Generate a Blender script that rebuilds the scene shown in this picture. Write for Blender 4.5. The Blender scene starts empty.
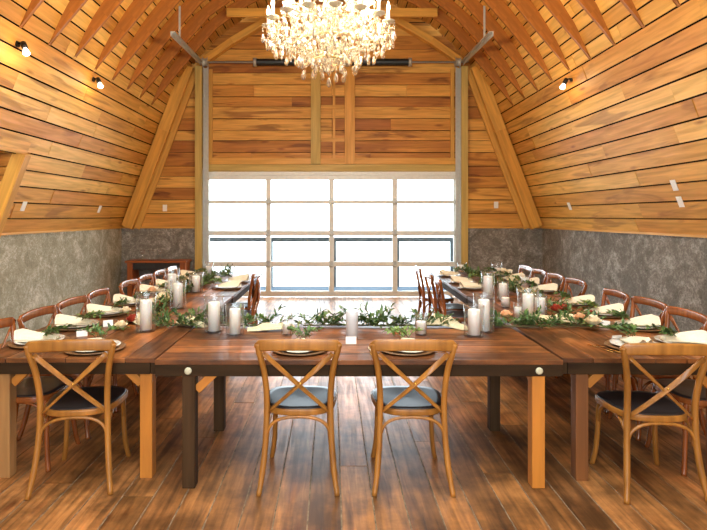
import bpy, math, random
from mathutils import Vector as V, Matrix
random.seed(7)
C = bpy.context.scene.collection
PI = math.pi
F = 530.0; CX = 332.0; CY = 216.0; CAMZ = 1.6

def at(px, py, z):
    """point of the place at height z seen at a pixel"""
    d = F * (CAMZ - z) / (py - CY)
    return V(((px - CX) * d / F, d, z))

# ------------------------------------------------------------------ materials
def lin(c):
    return tuple(((x / 255) / 12.92 if x / 255 <= .04045 else ((x / 255 + .055) / 1.055) ** 2.4) for x in c)

def new_mat(name):
    m = bpy.data.materials.new(name); m.use_nodes = True
    nt = m.node_tree; nt.nodes.clear()
    out = nt.nodes.new('ShaderNodeOutputMaterial')
    b = nt.nodes.new('ShaderNodeBsdfPrincipled')
    nt.links.new(b.outputs[0], out.inputs[0])
    return m, nt, b, out

def N(nt, t, **kw):
    n = nt.nodes.new(t)
    for k, v in kw.items():
        if k in n.inputs: n.inputs[k].default_value = v
        else: setattr(n, k, v)
    return n

def ramp(nt, stops):
    r = nt.nodes.new('ShaderNodeValToRGB')
    e = r.color_ramp.elements
    while len(e) < len(stops): e.new(.5)
    for el, (p, c) in zip(e, stops):
        el.position = p; el.color = (*lin(c), 1)
    return r

def plain(name, col, rough=.5, metal=0, noise=0, nscale=20, spec=.5, **kw):
    m, nt, b, out = new_mat(name)
    c = (*lin(col), 1)
    b.inputs['Roughness'].default_value = rough; b.inputs['Metallic'].default_value = metal
    b.inputs['Specular IOR Level'].default_value = spec
    tc = N(nt, 'ShaderNodeTexCoord'); no = N(nt, 'ShaderNodeTexNoise', Scale=nscale, Detail=3.0)
    nt.links.new(tc.outputs['Object'], no.inputs['Vector'])
    d = tuple(max(0, x * (1 - noise)) for x in col); l = tuple(min(255, x * (1 + noise)) for x in col)
    r = ramp(nt, [(.3, d), (.7, l)])
    nt.links.new(no.outputs['Fac'], r.inputs[0]); nt.links.new(r.outputs[0], b.inputs['Base Color'])
    for k, v in kw.items(): b.inputs[k.replace('_', ' ')].default_value = v
    return m

def planks_mat(name, cols, rough=.5, grain=.35, su=.9, sv=13, knots=True, bump=.15, patch=0, spec=.4, heart=0, kn=.5, pscale=1.7):
    """wood by the board: each island its own tone, streaky grain along u, some knots"""
    m, nt, b, out = new_mat(name); L = nt.links.new
    uv = N(nt, 'ShaderNodeTexCoord'); geo = N(nt, 'ShaderNodeNewGeometry')
    mul = N(nt, 'ShaderNodeMath', operation='MULTIPLY'); mul.inputs[1].default_value = 53.0
    L(geo.outputs['Random Per Island'], mul.inputs[0])
    off = N(nt, 'ShaderNodeCombineXYZ'); L(mul.outputs[0], off.inputs[0]); L(mul.outputs[0], off.inputs[2])
    add = N(nt, 'ShaderNodeVectorMath', operation='ADD'); L(uv.outputs['UV'], add.inputs[0]); L(off.outputs[0], add.inputs[1])
    mp = N(nt, 'ShaderNodeMapping'); mp.inputs['Scale'].default_value = (su, sv, 1); L(add.outputs[0], mp.inputs[0])
    n1 = N(nt, 'ShaderNodeTexNoise', Scale=1.6, Detail=5.0, Distortion=.5); L(mp.outputs[0], n1.inputs['Vector'])
    mp2 = N(nt, 'ShaderNodeMapping'); mp2.inputs['Scale'].default_value = (.5, 2.6, 1); L(add.outputs[0], mp2.inputs[0])
    n2 = N(nt, 'ShaderNodeTexNoise', Scale=1.5, Detail=2.0); L(mp2.outputs[0], n2.inputs['Vector'])
    cr = ramp(nt, [((i / (len(cols) - 1)) ** .9, c) for i, c in enumerate(cols)])
    # tone = island random, pushed by the broad streaks
    ma = N(nt, 'ShaderNodeMath', operation='MULTIPLY_ADD'); L(n2.outputs['Fac'], ma.inputs[0]); ma.inputs[1].default_value = .9; ma.inputs[2].default_value = -.45
    ad = N(nt, 'ShaderNodeMath', operation='ADD', use_clamp=True); L(geo.outputs['Random Per Island'], ad.inputs[0]); L(ma.outputs[0], ad.inputs[1])
    L(ad.outputs[0], cr.inputs[0])
    g = N(nt, 'ShaderNodeMapRange'); g.inputs[1].default_value = .3; g.inputs[2].default_value = .7; g.inputs[3].default_value = 1 - grain; g.inputs[4].default_value = 1.08
    L(n1.outputs['Fac'], g.inputs[0])
    mx = N(nt, 'ShaderNodeMix', data_type='RGBA', blend_type='MULTIPLY'); mx.inputs[0].default_value = 1
    L(cr.outputs[0], mx.inputs[6]); L(g.outputs[0], mx.inputs[7])
    last = mx.outputs[2]
    if heart:       # brown heartwood running in long tongues along some boards
        mph = N(nt, 'ShaderNodeMapping'); mph.inputs['Scale'].default_value = (.55, 3.6, 1); mph.inputs['Location'].default_value = (7, 3, 0); L(add.outputs[0], mph.inputs[0])
        nh = N(nt, 'ShaderNodeTexNoise', Scale=1.5, Detail=3.0, Distortion=.8); L(mph.outputs[0], nh.inputs['Vector'])
        hr = N(nt, 'ShaderNodeMapRange'); hr.inputs[1].default_value = .57; hr.inputs[2].default_value = .66; hr.inputs[3].default_value = 0; hr.inputs[4].default_value = heart; L(nh.outputs['Fac'], hr.inputs[0])
        hm = N(nt, 'ShaderNodeMix', data_type='RGBA', blend_type='MULTIPLY'); L(hr.outputs[0], hm.inputs[0]); L(last, hm.inputs[6]); hm.inputs[7].default_value = (*lin((158, 128, 104)), 1); last = hm.outputs[2]
    if knots:
        mp3 = N(nt, 'ShaderNodeMapping'); mp3.inputs['Scale'].default_value = (1.5, 5.5, 1); L(add.outputs[0], mp3.inputs[0])
        vo = N(nt, 'ShaderNodeTexVoronoi', Scale=1.0, Randomness=1.0); L(mp3.outputs[0], vo.inputs['Vector'])
        kr = N(nt, 'ShaderNodeMapRange'); kr.inputs[1].default_value = .05; kr.inputs[2].default_value = .17; kr.inputs[3].default_value = .38; kr.inputs[4].default_value = 1.0
        L(vo.outputs['Distance'], kr.inputs[0])
        sp = N(nt, 'ShaderNodeSeparateColor'); L(vo.outputs['Color'], sp.inputs[0])
        gt = N(nt, 'ShaderNodeMath', operation='GREATER_THAN'); gt.inputs[1].default_value = kn; L(sp.outputs[0], gt.inputs[0])
        km = N(nt, 'ShaderNodeMix', data_type='RGBA', blend_type='MULTIPLY'); L(gt.outputs[0], km.inputs[0]); L(last, km.inputs[6])
        kc = N(nt, 'ShaderNodeMix', data_type='RGBA'); kc.inputs[6].default_value = (*lin((150, 90, 50)), 1); kc.inputs[7].default_value = (1, 1, 1, 1)
        L(kr.outputs[0], kc.inputs[0]); L(kc.outputs[2], km.inputs[7]); last = km.outputs[2]
    if patch:
        tcp = N(nt, 'ShaderNodeTexNoise', Scale=pscale, Detail=6.0, Roughness=.65); L(uv.outputs['Object'], tcp.inputs['Vector'])
        pr = N(nt, 'ShaderNodeMapRange'); pr.inputs[1].default_value = .38; pr.inputs[2].default_value = .62; pr.inputs[3].default_value = 1 - patch; pr.inputs[4].default_value = 1.1
        L(tcp.outputs['Fac'], pr.inputs[0])
        pm = N(nt, 'ShaderNodeMix', data_type='RGBA', blend_type='MULTIPLY'); pm.inputs[0].default_value = 1; L(last, pm.inputs[6]); L(pr.outputs[0], pm.inputs[7]); last = pm.outputs[2]
    L(last, b.inputs['Base Color'])
    rr = N(nt, 'ShaderNodeMapRange'); rr.inputs[1].default_value = .3; rr.inputs[2].default_value = .7; rr.inputs[3].default_value = rough + .1; rr.inputs[4].default_value = rough - .08
    L(n1.outputs['Fac'], rr.inputs[0]); L(rr.outputs[0], b.inputs['Roughness'])
    b.inputs['Specular IOR Level'].default_value = spec
    bp = N(nt, 'ShaderNodeBump', Strength=bump, Distance=.01); L(n1.outputs['Fac'], bp.inputs['Height']); L(bp.outputs[0], b.inputs['Normal'])
    return m

def grain_mat(name, dark, light, rough=.35, scale=(18, 18, 2.2), spec=.5, coat=0):
    """wood of turned and bent pieces, grain from object coordinates"""
    m, nt, b, out = new_mat(name); L = nt.links.new
    tc = N(nt, 'ShaderNodeTexCoord'); mp = N(nt, 'ShaderNodeMapping'); mp.inputs['Scale'].default_value = scale
    oi = N(nt, 'ShaderNodeObjectInfo')
    L(tc.outputs['Object'], mp.inputs[0]); L(oi.outputs['Random'], mp.inputs['Location'])
    n = N(nt, 'ShaderNodeTexNoise', Scale=1.3, Detail=4.0, Distortion=.3); L(mp.outputs[0], n.inputs['Vector'])
    r = ramp(nt, [(.25, dark), (.75, light)]); L(n.outputs['Fac'], r.inputs[0])
    h = N(nt, 'ShaderNodeHueSaturation'); L(r.outputs[0], h.inputs['Color'])
    mr = N(nt, 'ShaderNodeMapRange'); mr.inputs[3].default_value = .88; mr.inputs[4].default_value = 1.12; L(oi.outputs['Random'], mr.inputs[0]); L(mr.outputs[0], h.inputs['Value'])
    L(h.outputs[0], b.inputs['Base Color']); b.inputs['Roughness'].default_value = rough
    b.inputs['Specular IOR Level'].default_value = spec; b.inputs['Coat Weight'].default_value = coat; b.inputs['Coat Roughness'].default_value = .12
    return m

def concrete_mat(name, a, bcol, c):
    m, nt, b, out = new_mat(name); L = nt.links.new
    tc = N(nt, 'ShaderNodeTexCoord')
    n1 = N(nt, 'ShaderNodeTexNoise', Scale=3.2, Detail=9.0, Roughness=.72, Distortion=1.0); L(tc.outputs['Object'], n1.inputs['Vector'])
    n2 = N(nt, 'ShaderNodeTexNoise', Scale=24.0, Detail=5.0, Roughness=.7, Distortion=1.2); L(tc.outputs['Object'], n2.inputs['Vector'])
    mx = N(nt, 'ShaderNodeMix', data_type='FLOAT'); mx.inputs[0].default_value = .45; L(n1.outputs['Fac'], mx.inputs[2]); L(n2.outputs['Fac'], mx.inputs[3])
    r = ramp(nt, [(.34, a), (.5, bcol), (.64, c)]); L(mx.outputs[0], r.inputs[0]); L(r.outputs[0], b.inputs['Base Color'])
    b.inputs['Roughness'].default_value = .75
    bp = N(nt, 'ShaderNodeBump', Strength=.9, Distance=.02); L(n2.outputs['Fac'], bp.inputs['Height']); L(bp.outputs[0], b.inputs['Normal'])
    return m

def glass_mat(name, tint=(1, 1, 1), refl=.08, rough=.0, haze=0):
    m, nt, b, out = new_mat(name); L = nt.links.new
    nt.nodes.remove(b)
    t = N(nt, 'ShaderNodeBsdfTransparent'); t.inputs[0].default_value = (*tint, 1)
    g = N(nt, 'ShaderNodeBsdfGlossy'); g.inputs['Roughness'].default_value = rough
    lw = N(nt, 'ShaderNodeLayerWeight', Blend=.5)
    pw = N(nt, 'ShaderNodeMath', operation='POWER'); pw.inputs[1].default_value = 4; L(lw.outputs['Facing'], pw.inputs[0])
    ma = N(nt, 'ShaderNodeMath', operation='MULTIPLY_ADD', use_clamp=True); ma.inputs[1].default_value = .75; ma.inputs[2].default_value = refl
    L(pw.outputs[0], ma.inputs[0])
    mx = N(nt, 'ShaderNodeMixShader'); L(ma.outputs[0], mx.inputs[0]); L(t.outputs[0], mx.inputs[1]); L(g.outputs[0], mx.inputs[2])
    last = mx.outputs[0]
    if haze:
        d = N(nt, 'ShaderNodeBsdfDiffuse'); d.inputs[0].default_value = (.9, .9, .92, 1)
        m2 = N(nt, 'ShaderNodeMixShader'); m2.inputs[0].default_value = haze; L(last, m2.inputs[1]); L(d.outputs[0], m2.inputs[2]); last = m2.outputs[0]
    L(last, out.inputs[0])
    return m

def emit_mat(name, col, strength):
    m, nt, b, out = new_mat(name)
    b.inputs['Base Color'].default_value = (*col, 1)
    b.inputs['Emission Color'].default_value = (*col, 1); b.inputs['Emission Strength'].default_value = strength
    return m

def leaf_mat(name, cols):
    m, nt, b, out = new_mat(name); L = nt.links.new
    geo = N(nt, 'ShaderNodeNewGeometry')
    r = ramp(nt, [(i / (len(cols) - 1), c) for i, c in enumerate(cols)]); L(geo.outputs['Random Per Island'], r.inputs[0]); L(r.outputs[0], b.inputs['Base Color'])
    b.inputs['Roughness'].default_value = .5
    return m

M = {}
M['wall_wood'] = planks_mat('larch_wall_boards', [(206, 140, 56), (222, 162, 70), (232, 174, 80), (240, 190, 100)], .5, .3, heart=.5)
M['back_wood'] = planks_mat('gable_boards', [(172, 106, 38), (208, 142, 56), (224, 162, 70), (232, 176, 84)], .55, .34, heart=.7, kn=.35)
M['roof_wood'] = planks_mat('roof_boards', [(190, 128, 52), (224, 166, 76), (238, 188, 98)], .55, .3)
M['rafter'] = planks_mat('rafter_timber', [(158, 94, 38), (186, 118, 50)], .45, .3, knots=True)
M['brace'] = planks_mat('brace_timber', [(212, 152, 62), (226, 170, 76)], .5, .25)
M['post'] = planks_mat('greenish_treated_timber', [(190, 160, 84), (206, 178, 98)], .55, .2)
M['floor'] = planks_mat('worn_floor_boards', [(138, 92, 52), (182, 122, 66), (206, 140, 80), (164, 108, 60)], .36, .62, su=1.4, sv=18, bump=.14, patch=.58, pscale=3.0, heart=.6, spec=.35)
M['floor_gap'] = plain('dusty_floor_joint', (122, 104, 80), .9, noise=.3)
M['dark_gap'] = plain('dark_board_backing', (26, 16, 9), .95, spec=.1)
M['concrete'] = concrete_mat('trowelled_concrete_lit', (124, 118, 94), (166, 160, 134), (222, 218, 202))  # left wall: partly its own paler tone, partly stronger light put into the colour
M['concrete2'] = concrete_mat('grey_concrete_dim', (84, 80, 70), (126, 120, 108), (192, 188, 176))  # greyer right and back walls; right wall's weaker light partly in the tone
M['table_top'] = planks_mat('reclaimed_table_boards', [(98, 56, 28), (144, 86, 44), (184, 114, 58), (118, 70, 36)], .4, .6, su=1.5, sv=12, bump=.12, patch=.68, pscale=2.6, spec=.4)
M['table_edge'] = planks_mat('weathered_apron', [(48, 32, 16), (68, 48, 26)], .7, .45, su=1.2, sv=9, spec=.15)
M['leg_dark'] = planks_mat('weathered_dark_leg', [(62, 43, 25), (84, 60, 36)], .7, .45, spec=.15)
M['leg_pine'] = planks_mat('raw_pine_leg', [(188, 118, 44), (202, 132, 54)], .5, .22)
M['leg_tan'] = planks_mat('tan_weathered_leg', [(170, 124, 72), (186, 138, 84)], .55, .35)
M['leg_red'] = planks_mat('reddish_leg', [(118, 72, 36), (138, 86, 44)], .5, .35)
M['chair_honey'] = grain_mat('honey_bentwood', (128, 82, 32), (176, 118, 50), .34)
M['chair_red'] = grain_mat('chestnut_bentwood', (112, 58, 24), (158, 88, 40), .25, coat=.5)
M['seat_dark'] = plain('dark_seat_panel', (44, 40, 40), .3, noise=.2)
M['door_white'] = plain('cream_painted_frame', (226, 230, 222), .4, noise=.02)
M['steel'] = plain('galvanised_steel', (186, 186, 176), .45, metal=.4, noise=.03)
M['black'] = plain('black_coil', (28, 34, 34), .45, noise=.2)
M['black_metal'] = plain('black_metal', (30, 28, 26), .4, metal=.5)
M['brass'] = plain('gold_flatware', (206, 164, 84), .25, metal=1)
M['plate'] = plain('white_glaze', (226, 224, 214), .15)
M['charger'] = plain('brown_charger', (120, 88, 56), .45, noise=.25, nscale=60)
M['napkin'] = plain('cream_linen', (232, 224, 196), .9, noise=.03, nscale=90)
M['gauze'] = plain('cream_gauze', (226, 212, 172), .95, noise=.08, nscale=70)
M['card'] = plain('white_card', (246, 242, 232), .7)
M['wax'] = plain('ivory_wax', (254, 251, 240), .45, noise=.01, Subsurface_Weight=.15)
M['wick'] = plain('charred_wick', (40, 34, 30), .9)
M['leaf'] = leaf_mat('olive_foliage', [(40, 66, 28), (70, 104, 46), (104, 132, 66), (58, 88, 44), (140, 156, 96)])
M['leaf_bright'] = leaf_mat('fresh_foliage', [(70, 98, 44), (112, 140, 66), (146, 168, 96)])
M['stem'] = plain('woody_stem', (92, 84, 48), .7)
M['rose_cream'] = plain('cream_petals', (244, 230, 196), .7, noise=.04)
M['rose_peach'] = plain('peach_petals', (240, 196, 150), .7, noise=.06)
M['rose_red'] = plain('rust_red_petals', (176, 62, 36), .7, noise=.12)
M['bolt'] = plain('pale_bolt_cap', (196, 190, 160), .5)
M['outlet'] = plain('white_plastic', (240, 236, 226), .35)
M['console'] = planks_mat('console_wood', [(150, 78, 32), (168, 92, 42)], .4, .3)
M['pane'] = glass_mat('door_glass', (.97, .985, 1), .02)
M['glass'] = glass_mat('clear_glass', (.985, .99, .99), .05, haze=.018)
M['glass_frost'] = glass_mat('frosted_glass', (.9, .9, .9), .08, .15, haze=.45)
M['deck'] = plain('pale_blue_decking', (52, 66, 78), .8, spec=.08, noise=.08, nscale=4)
M['field'] = plain('pale_snowy_ground', (236, 236, 234), .9, noise=.05, nscale=.6)
M['railing'] = plain('grey_timber_rail', (70, 76, 78), .7, noise=.15)
M['bulb'] = emit_mat('lit_flame_bulb', (1, .84, .56), 7)
M['lamp_bulb'] = emit_mat('lit_lamp_bulb', (1, .9, .72), 2.6)
m, nt, b, out = new_mat('cut_crystal'); M['crystal'] = m
b.inputs['Base Color'].default_value = (1, .91, .72, 1); b.inputs['Roughness'].default_value = .06
b.inputs['Transmission Weight'].default_value = .86; b.inputs['IOR'].default_value = 1.5
M['crystal_pan'] = plain('moulded_crystal', (246, 232, 196), .2, Transmission_Weight=.35)
M['gilt'] = plain('pale_gilt_metal', (226, 200, 140), .3, metal=.7)

# ------------------------------------------------------------------ mesh builder
class MB:
    def __init__(s): s.v = []; s.f = []; s.uv = []; s.sm = []
    def face(s, idx, uvs=None, smooth=False):
        s.f.append(idx); s.uv.append(uvs or [(0, 0)] * len(idx)); s.sm.append(smooth)
    def box(s, c, size, R=None):
        c = V(c); h = [x / 2 for x in size]; b0 = len(s.v)
        ax = sorted(range(3), key=lambda i: -size[i])
        loc = []
        for x in (-1, 1):
            for y in (-1, 1):
                for z in (-1, 1):
                    p = V((x * h[0], y * h[1], z * h[2])); loc.append(p)
                    s.v.append(c + (R @ p if R else p))
        o = random.random() * 3
        for q in ((0, 1, 3, 2), (4, 6, 7, 5), (0, 4, 5, 1), (2, 3, 7, 6), (0, 2, 6, 4), (1, 5, 7, 3)):
            n = (loc[q[1]] - loc[q[0]]).cross(loc[q[2]] - loc[q[0]])
            k = max(range(3), key=lambda i: abs(n[i]))
            a = [i for i in ax if i != k]
            s.face([b0 + i for i in q], [(loc[i][a[0]] + o, loc[i][a[1]] + k * .37) for i in q])
        return s
    def bar(s, p0, p1, w, h, up=(0, 0, 1)):
        """box from p0 to p1, w across, h along up"""
        p0 = V(p0); p1 = V(p1); d = p1 - p0; L = d.length; x = d.normalized()
        y = V(up).cross(x).normalized(); z = x.cross(y)
        R = Matrix((x, y, z)).transposed()
        return s.box((p0 + p1) / 2, (L, w, h), R)
    def sweep(s, pts, prof, up=None, scales=None, closed=False, smooth=True, caps=True):
        pts = [V(p) for p in pts]; n = len(pts); m = len(prof); b0 = len(s.v)
        prev = None; Ls = 0
        for i, p in enumerate(pts):
            t = (pts[(i + 1) % n] - pts[i - 1]) if closed else (pts[min(i + 1, n - 1)] - pts[max(i - 1, 0)])
            t.normalize()
            if up is not None: u = V(up)
            elif prev is None: u = V((0, 0, 1)) if abs(t.z) < .9 else V((0, 1, 0))
            else: u = prev
            side = u.cross(t).normalized(); u2 = t.cross(side); prev = u2
            k = scales[i] if scales else 1
            kx, ky = k if isinstance(k, tuple) else (k, k)
            for a, b in prof: s.v.append(p + side * a * kx + u2 * b * ky)
        for i in range(n if closed else n - 1):
            l = (pts[(i + 1) % n] - pts[i]).length; j = (i + 1) % n
            for q in range(m):
                r = (q + 1) % m
                s.face([b0 + i * m + q, b0 + i * m + r, b0 + j * m + r, b0 + j * m + q],
                       [(Ls, q / m * .15), (Ls, (q + 1) / m * .15), (Ls + l, (q + 1) / m * .15), (Ls + l, q / m * .15)], smooth)
            Ls += l
        if not closed and caps:
            s.face([b0 + q for q in reversed(range(m))]); s.face([b0 + (n - 1) * m + q for q in range(m)])
        return s
    def tube(s, pts, r, n=8, up=None, closed=False, flat=1):
        sc = r if isinstance(r, list) else None; rr = 1 if sc else r
        return s.sweep(pts, [(rr * math.cos(2 * PI * i / n), rr * flat * math.sin(2 * PI * i / n)) for i in range(n)], up, sc, closed)
    def lathe(s, prof, n=24, c=(0, 0, 0), smooth=True):
        c = V(c); b0 = len(s.v); k = len(prof)
        for i in range(n):
            a = 2 * PI * i / n
            for r, z in prof: s.v.append(c + V((r * math.cos(a), r * math.sin(a), z)))
        for i in range(n):
            j = (i + 1) % n
            for q in range(k - 1):
                s.face([b0 + i * k + q, b0 + j * k + q, b0 + j * k + q + 1, b0 + i * k + q + 1],
                       [(i / n, q / k), ((i + 1) / n, q / k), ((i + 1) / n, (q + 1) / k), (i / n, (q + 1) / k)], smooth)
        return s
    def ball(s, c, r, n=8, sz=1):
        k = max(4, n // 2 + 1)
        return s.lathe([(max(1e-4, r * math.sin(PI * i / k)), -r * sz * math.cos(PI * i / k)) for i in range(k + 1)], n, c)
    def leaf(s, p, d, up, L, w):
        p = V(p); d = V(d).normalized(); sd = d.cross(V(up))
        if sd.length < 1e-3: sd = d.cross(V((1, 0, 0)))
        sd.normalize(); u = sd.cross(d); b0 = len(s.v)
        for a, bb, h in ((0, 0, 0), (.35, .5, .06), (.7, .4, .05), (1, 0, -.12), (.7, -.4, .05), (.35, -.5, .06), (.5, 0, 0)):
            s.v.append(p + d * L * a + sd * w * bb + u * L * h)
        for q in ((0, 6, 1), (1, 6, 2), (2, 6, 3), (3, 6, 4), (4, 6, 5), (5, 6, 0)): s.face([b0 + i for i in q], None, True)
        return s
    def build(s, name, mat, parent=None, bevel=0, kind=None):
        me = bpy.data.meshes.new(name); me.from_pydata([tuple(v) for v in s.v], [], s.f)
        uvl = me.uv_layers.new(name='UVMap'); k = 0
        for u in s.uv:
            for c in u: uvl.data[k].uv = c; k += 1
        me.polygons.foreach_set('use_smooth', s.sm); me.update(); me.validate()
        me.materials.append(M[mat] if isinstance(mat, str) else mat)
        o = bpy.data.objects.new(name, me); C.objects.link(o)
        if parent: o.parent = parent
        if bevel:
            bm = o.modifiers.new('bevel', 'BEVEL'); bm.width = bevel; bm.segments = 2; bm.limit_method = 'ANGLE'
        if kind: o['kind'] = kind
        return o

def thing(name, label, cat, loc=(0, 0, 0), rz=0, group=None):
    o = bpy.data.objects.new(name, None); C.objects.link(o); o.empty_display_size = .1
    o.location = loc; o.rotation_euler = (0, 0, rz); tag(o, label, cat, group); return o
def tag(o, label, cat, group=None):
    o['label'] = label; o['category'] = cat
    if group: o['group'] = group
    return o
def kids(o): return [c for c in C.objects if c.parent == o]
def dup(o, loc, rz, label, group=None):
    r = _copy(o, None); r.location = loc; r.rotation_euler = (0, 0, rz); r['label'] = label
    if group: r['group'] = group
    return r
def _copy(o, par):
    r = o.copy(); C.objects.link(r); r.parent = par
    for ch in list(o.children): _copy(ch, r)
    return r
def struct(mb, name, mat, **kw): return mb.build(name, mat, kind='structure', **kw)

# ------------------------------------------------------------------ room shell
Y0, Y1 = -2.0, 10.5
WB = 4.15; ZC = 1.36
P0 = (4.15, 1.36); P1 = (3.3, 3.6)
SH = [(3.3, 3.6), (3.1, 4.04), (2.8, 4.52), (2.45, 4.94), (2.05, 5.3), (1.6, 5.6), (1.1, 5.84), (.55, 6.02), (0, 6.14)]
RI = [(3.31, 3.6), (2.92, 4.06), (2.52, 4.54), (2.09, 5.02), (1.5, 5.45), (.76, 5.81), (0, 6.02)]

def resample(pts, step):
    out = [V(pts[0])]; acc = 0; pts = [V(p) for p in pts]
    tot = sum((pts[i + 1] - pts[i]).length for i in range(len(pts) - 1)); n = max(1, round(tot / step)); st = tot / n
    need = st; acc = 0
    for i in range(len(pts) - 1):
        d = (pts[i + 1] - pts[i]).length; q = 0
        while acc + d - q >= need - 1e-6 + 0 * q and d - q > 1e-9 and (need - acc) <= d - q + 1e-6:
            q += need - acc; acc = 0
            out.append(pts[i].lerp(pts[i + 1], min(1, q / d)))
        acc += d - q
    if (out[-1] - pts[-1]).length > .01: out.append(pts[-1])
    return out

def board_run(mb, a, b2, y0, y1, gap=.014, th=.022, lmin=1.6, lmax=4.2, jit=.006, cut=None):
    """boards between profile points a,b2 (x,z), running along y; inner face on that line"""
    a = V((a[0], 0, a[1])); b2 = V((b2[0], 0, b2[1])); d = b2 - a; w = d.length; zx = d.normalized()
    nrm = V((0, 1, 0)).cross(zx).normalized()
    if nrm.dot(V((0, 0, 1.6)) - a) > 0: nrm = -nrm      # outwards
    y = y0 - random.random() * 1.5
    while y < y1:
        L = random.uniform(lmin, lmax); s = max(y, y0); e = min(y + L, y1); y += L
        if e - s < .05: continue
        segs = [(s, e)]
        if cut:
            segs = []
            if s < cut[0]: segs.append((s, min(e, cut[0])))
            if e > cut[1]: segs.append((max(s, cut[1]), e))
        for s1, e1 in segs:
            if e1 - s1 < .03: continue
            c = (a + b2) / 2 + nrm * (th / 2 + random.uniform(-jit, jit)); c.y = (s1 + e1) / 2
            R = Matrix((V((0, 1, 0)), zx, V((0, 1, 0)).cross(zx))).transposed()
            mb.box(c, (e1 - s1 - .004, w - gap, th), R)

def shell(mb, prof, y0, y1, off, th=.06):
    """solid dark backing following a profile (x,z)"""
    for i in range(len(prof) - 1):
        a = V((prof[i][0], 0, prof[i][1])); b2 = V((prof[i + 1][0], 0, prof[i + 1][1])); d = b2 - a
        n = V((0, 1, 0)).cross(d).normalized()
        if n.dot(V((0, 0, 1.6)) - a) > 0: n = -n
        c = (a + b2) / 2 + n * (off + th / 2); c.y = (y0 + y1) / 2
        R = Matrix((V((0, 1, 0)), d.normalized(), V((0, 1, 0)).cross(d.normalized()))).transposed()
        mb.box(c, (y1 - y0, d.length + .05, th), R)

RO = (1.4, 1.4, 2.45)      # opening in the right wall, beside the camera (y0, y1, top z)
LO = (4.9, 6.47, 2.36)     # dormer recess on the left
for side, sx in (('left', -1), ('right', 1)):
    oy0, oy1, oz = LO if sx < 0 else RO
    prof = resample([P0, P1], .225); prof = [(p.x * sx, p.y) for p in prof]
    mb = MB()
    for i in range(len(prof) - 1):
        zt = (prof[i][1] + prof[i + 1][1]) / 2
        board_run(mb, prof[i], prof[i + 1], Y0, Y1, gap=.021, lmin=1.3, lmax=4.4, cut=(oy0, oy1) if zt < oz else None)
    w = struct(mb, 'wall_%s' % side, 'wall_wood')
    bk = MB(); kz = (oz - P0[1]) / (P1[1] - P0[1]); pm = (P0[0] + (P1[0] - P0[0]) * kz, oz)
    lo = [(P0[0] * sx, P0[1]), (pm[0] * sx, pm[1])]; hi = [(pm[0] * sx, pm[1]), (P1[0] * sx, P1[1])]
    shell(bk, lo, Y0, oy0, .035); shell(bk, lo, oy1, Y1, .035); shell(bk, hi, Y0, Y1, .035)
    bk.build('board_backing', 'dark_gap', w)
    cm = MB()
    for a, b2 in ((Y0, oy0), (oy1, Y1 + .2)):
        cm.box((sx * (WB + .1), (a + b2) / 2, ZC / 2), (.2, b2 - a, ZC))
    struct(cm, 'wall_%s_concrete' % side, 'concrete' if sx < 0 else 'concrete2')  # left-right difference in light is partly carried by these two concrete colours
    tm = MB()
    tm.box((sx * (WB - .005), (oy1 + Y1) / 2, ZC + .012), (.05, Y1 - oy1, .03))
    struct(tm, 'trim_%d' % (1 if sx < 0 else 2), 'brace')

# dormer recess on the left: cheek, jambs, head, outer wall
mb = MB()
for k in range(7):
    z = 1.36 + k * .17
    xa = -(P0[0] + (P1[0] - P0[0]) * (z + .085 - P0[1]) / (P1[1] - P0[1])) - .03; mb.box(((xa - 4.95) / 2, LO[1] + .1, z + .085), (4.95 + xa, .02, .158)); mb.box(((xa - 4.95) / 2, LO[1] + .125, z + .085), (4.95 + xa, .03, .18))
struct(mb, 'wall_dormer_cheek', 'back_wood')
mb = MB(); mb.box((-4.6, LO[1] + .14, 1.3), (.8, .04, 2.6)); mb.box((-4.95, (LO[0] + LO[1]) / 2, 1.3), (.06, LO[1] - LO[0] + .3, 2.6))
mb.box((-4.5, (LO[0] + LO[1]) / 2, 2.62), (1.0, LO[1] - LO[0] + .3, .06)); mb.box((-4.6, LO[0] - .14, 1.3), (.8, .04, 2.6)); mb.box((-4.6, LO[1] + .08, .68), (.9, .04, 1.36))
struct(mb, 'wall_dormer', 'back_wood')
def wx(z): return P0[0] + (P1[0] - P0[0]) * (z - P0[1]) / (P1[1] - P0[1])
mb = MB(); mb.bar((-wx(1.36) + .0, LO[1] - .02, 1.36), (-wx(2.36), LO[1] - .02, 2.36), .12, .16, (1, 0, .4))
mb.box((-4.13, LO[1] - .05, .68), (.06, .06, 1.36))
struct(mb, 'trim_3', 'brace', bevel=.004)
mb = MB(); mb.bar((-wx(2.42), LO[0] - .2, 2.43), (-wx(2.42), LO[1] + .06, 2.43), .03, .16, (.38, 0, 1))
struct(mb, 'trim_4', 'wall_wood')

# floor
mb = MB(); x = -4.4; w = .178
while x < 4.4:
    y = Y0 - random.random() * 3
    while y < Y1 + .1:
        L = random.uniform(2.4, 5.2); s = max(y, Y0 - .1); e = min(y + L, Y1 + .1); y += L
        if e - s > .05: mb.box((x + w / 2, (s + e) / 2, -.012 + random.uniform(-.0008, .0008)), (w - .008, e - s - .004, .024))
    x += w
fl = struct(mb, 'floor', 'floor')
mb = MB(); mb.box((0, (Y0 + Y1) / 2, -.0425), (9, Y1 - Y0 + .4, .08)); mb.build('floor_joint_dust', 'floor_gap', fl)

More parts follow.
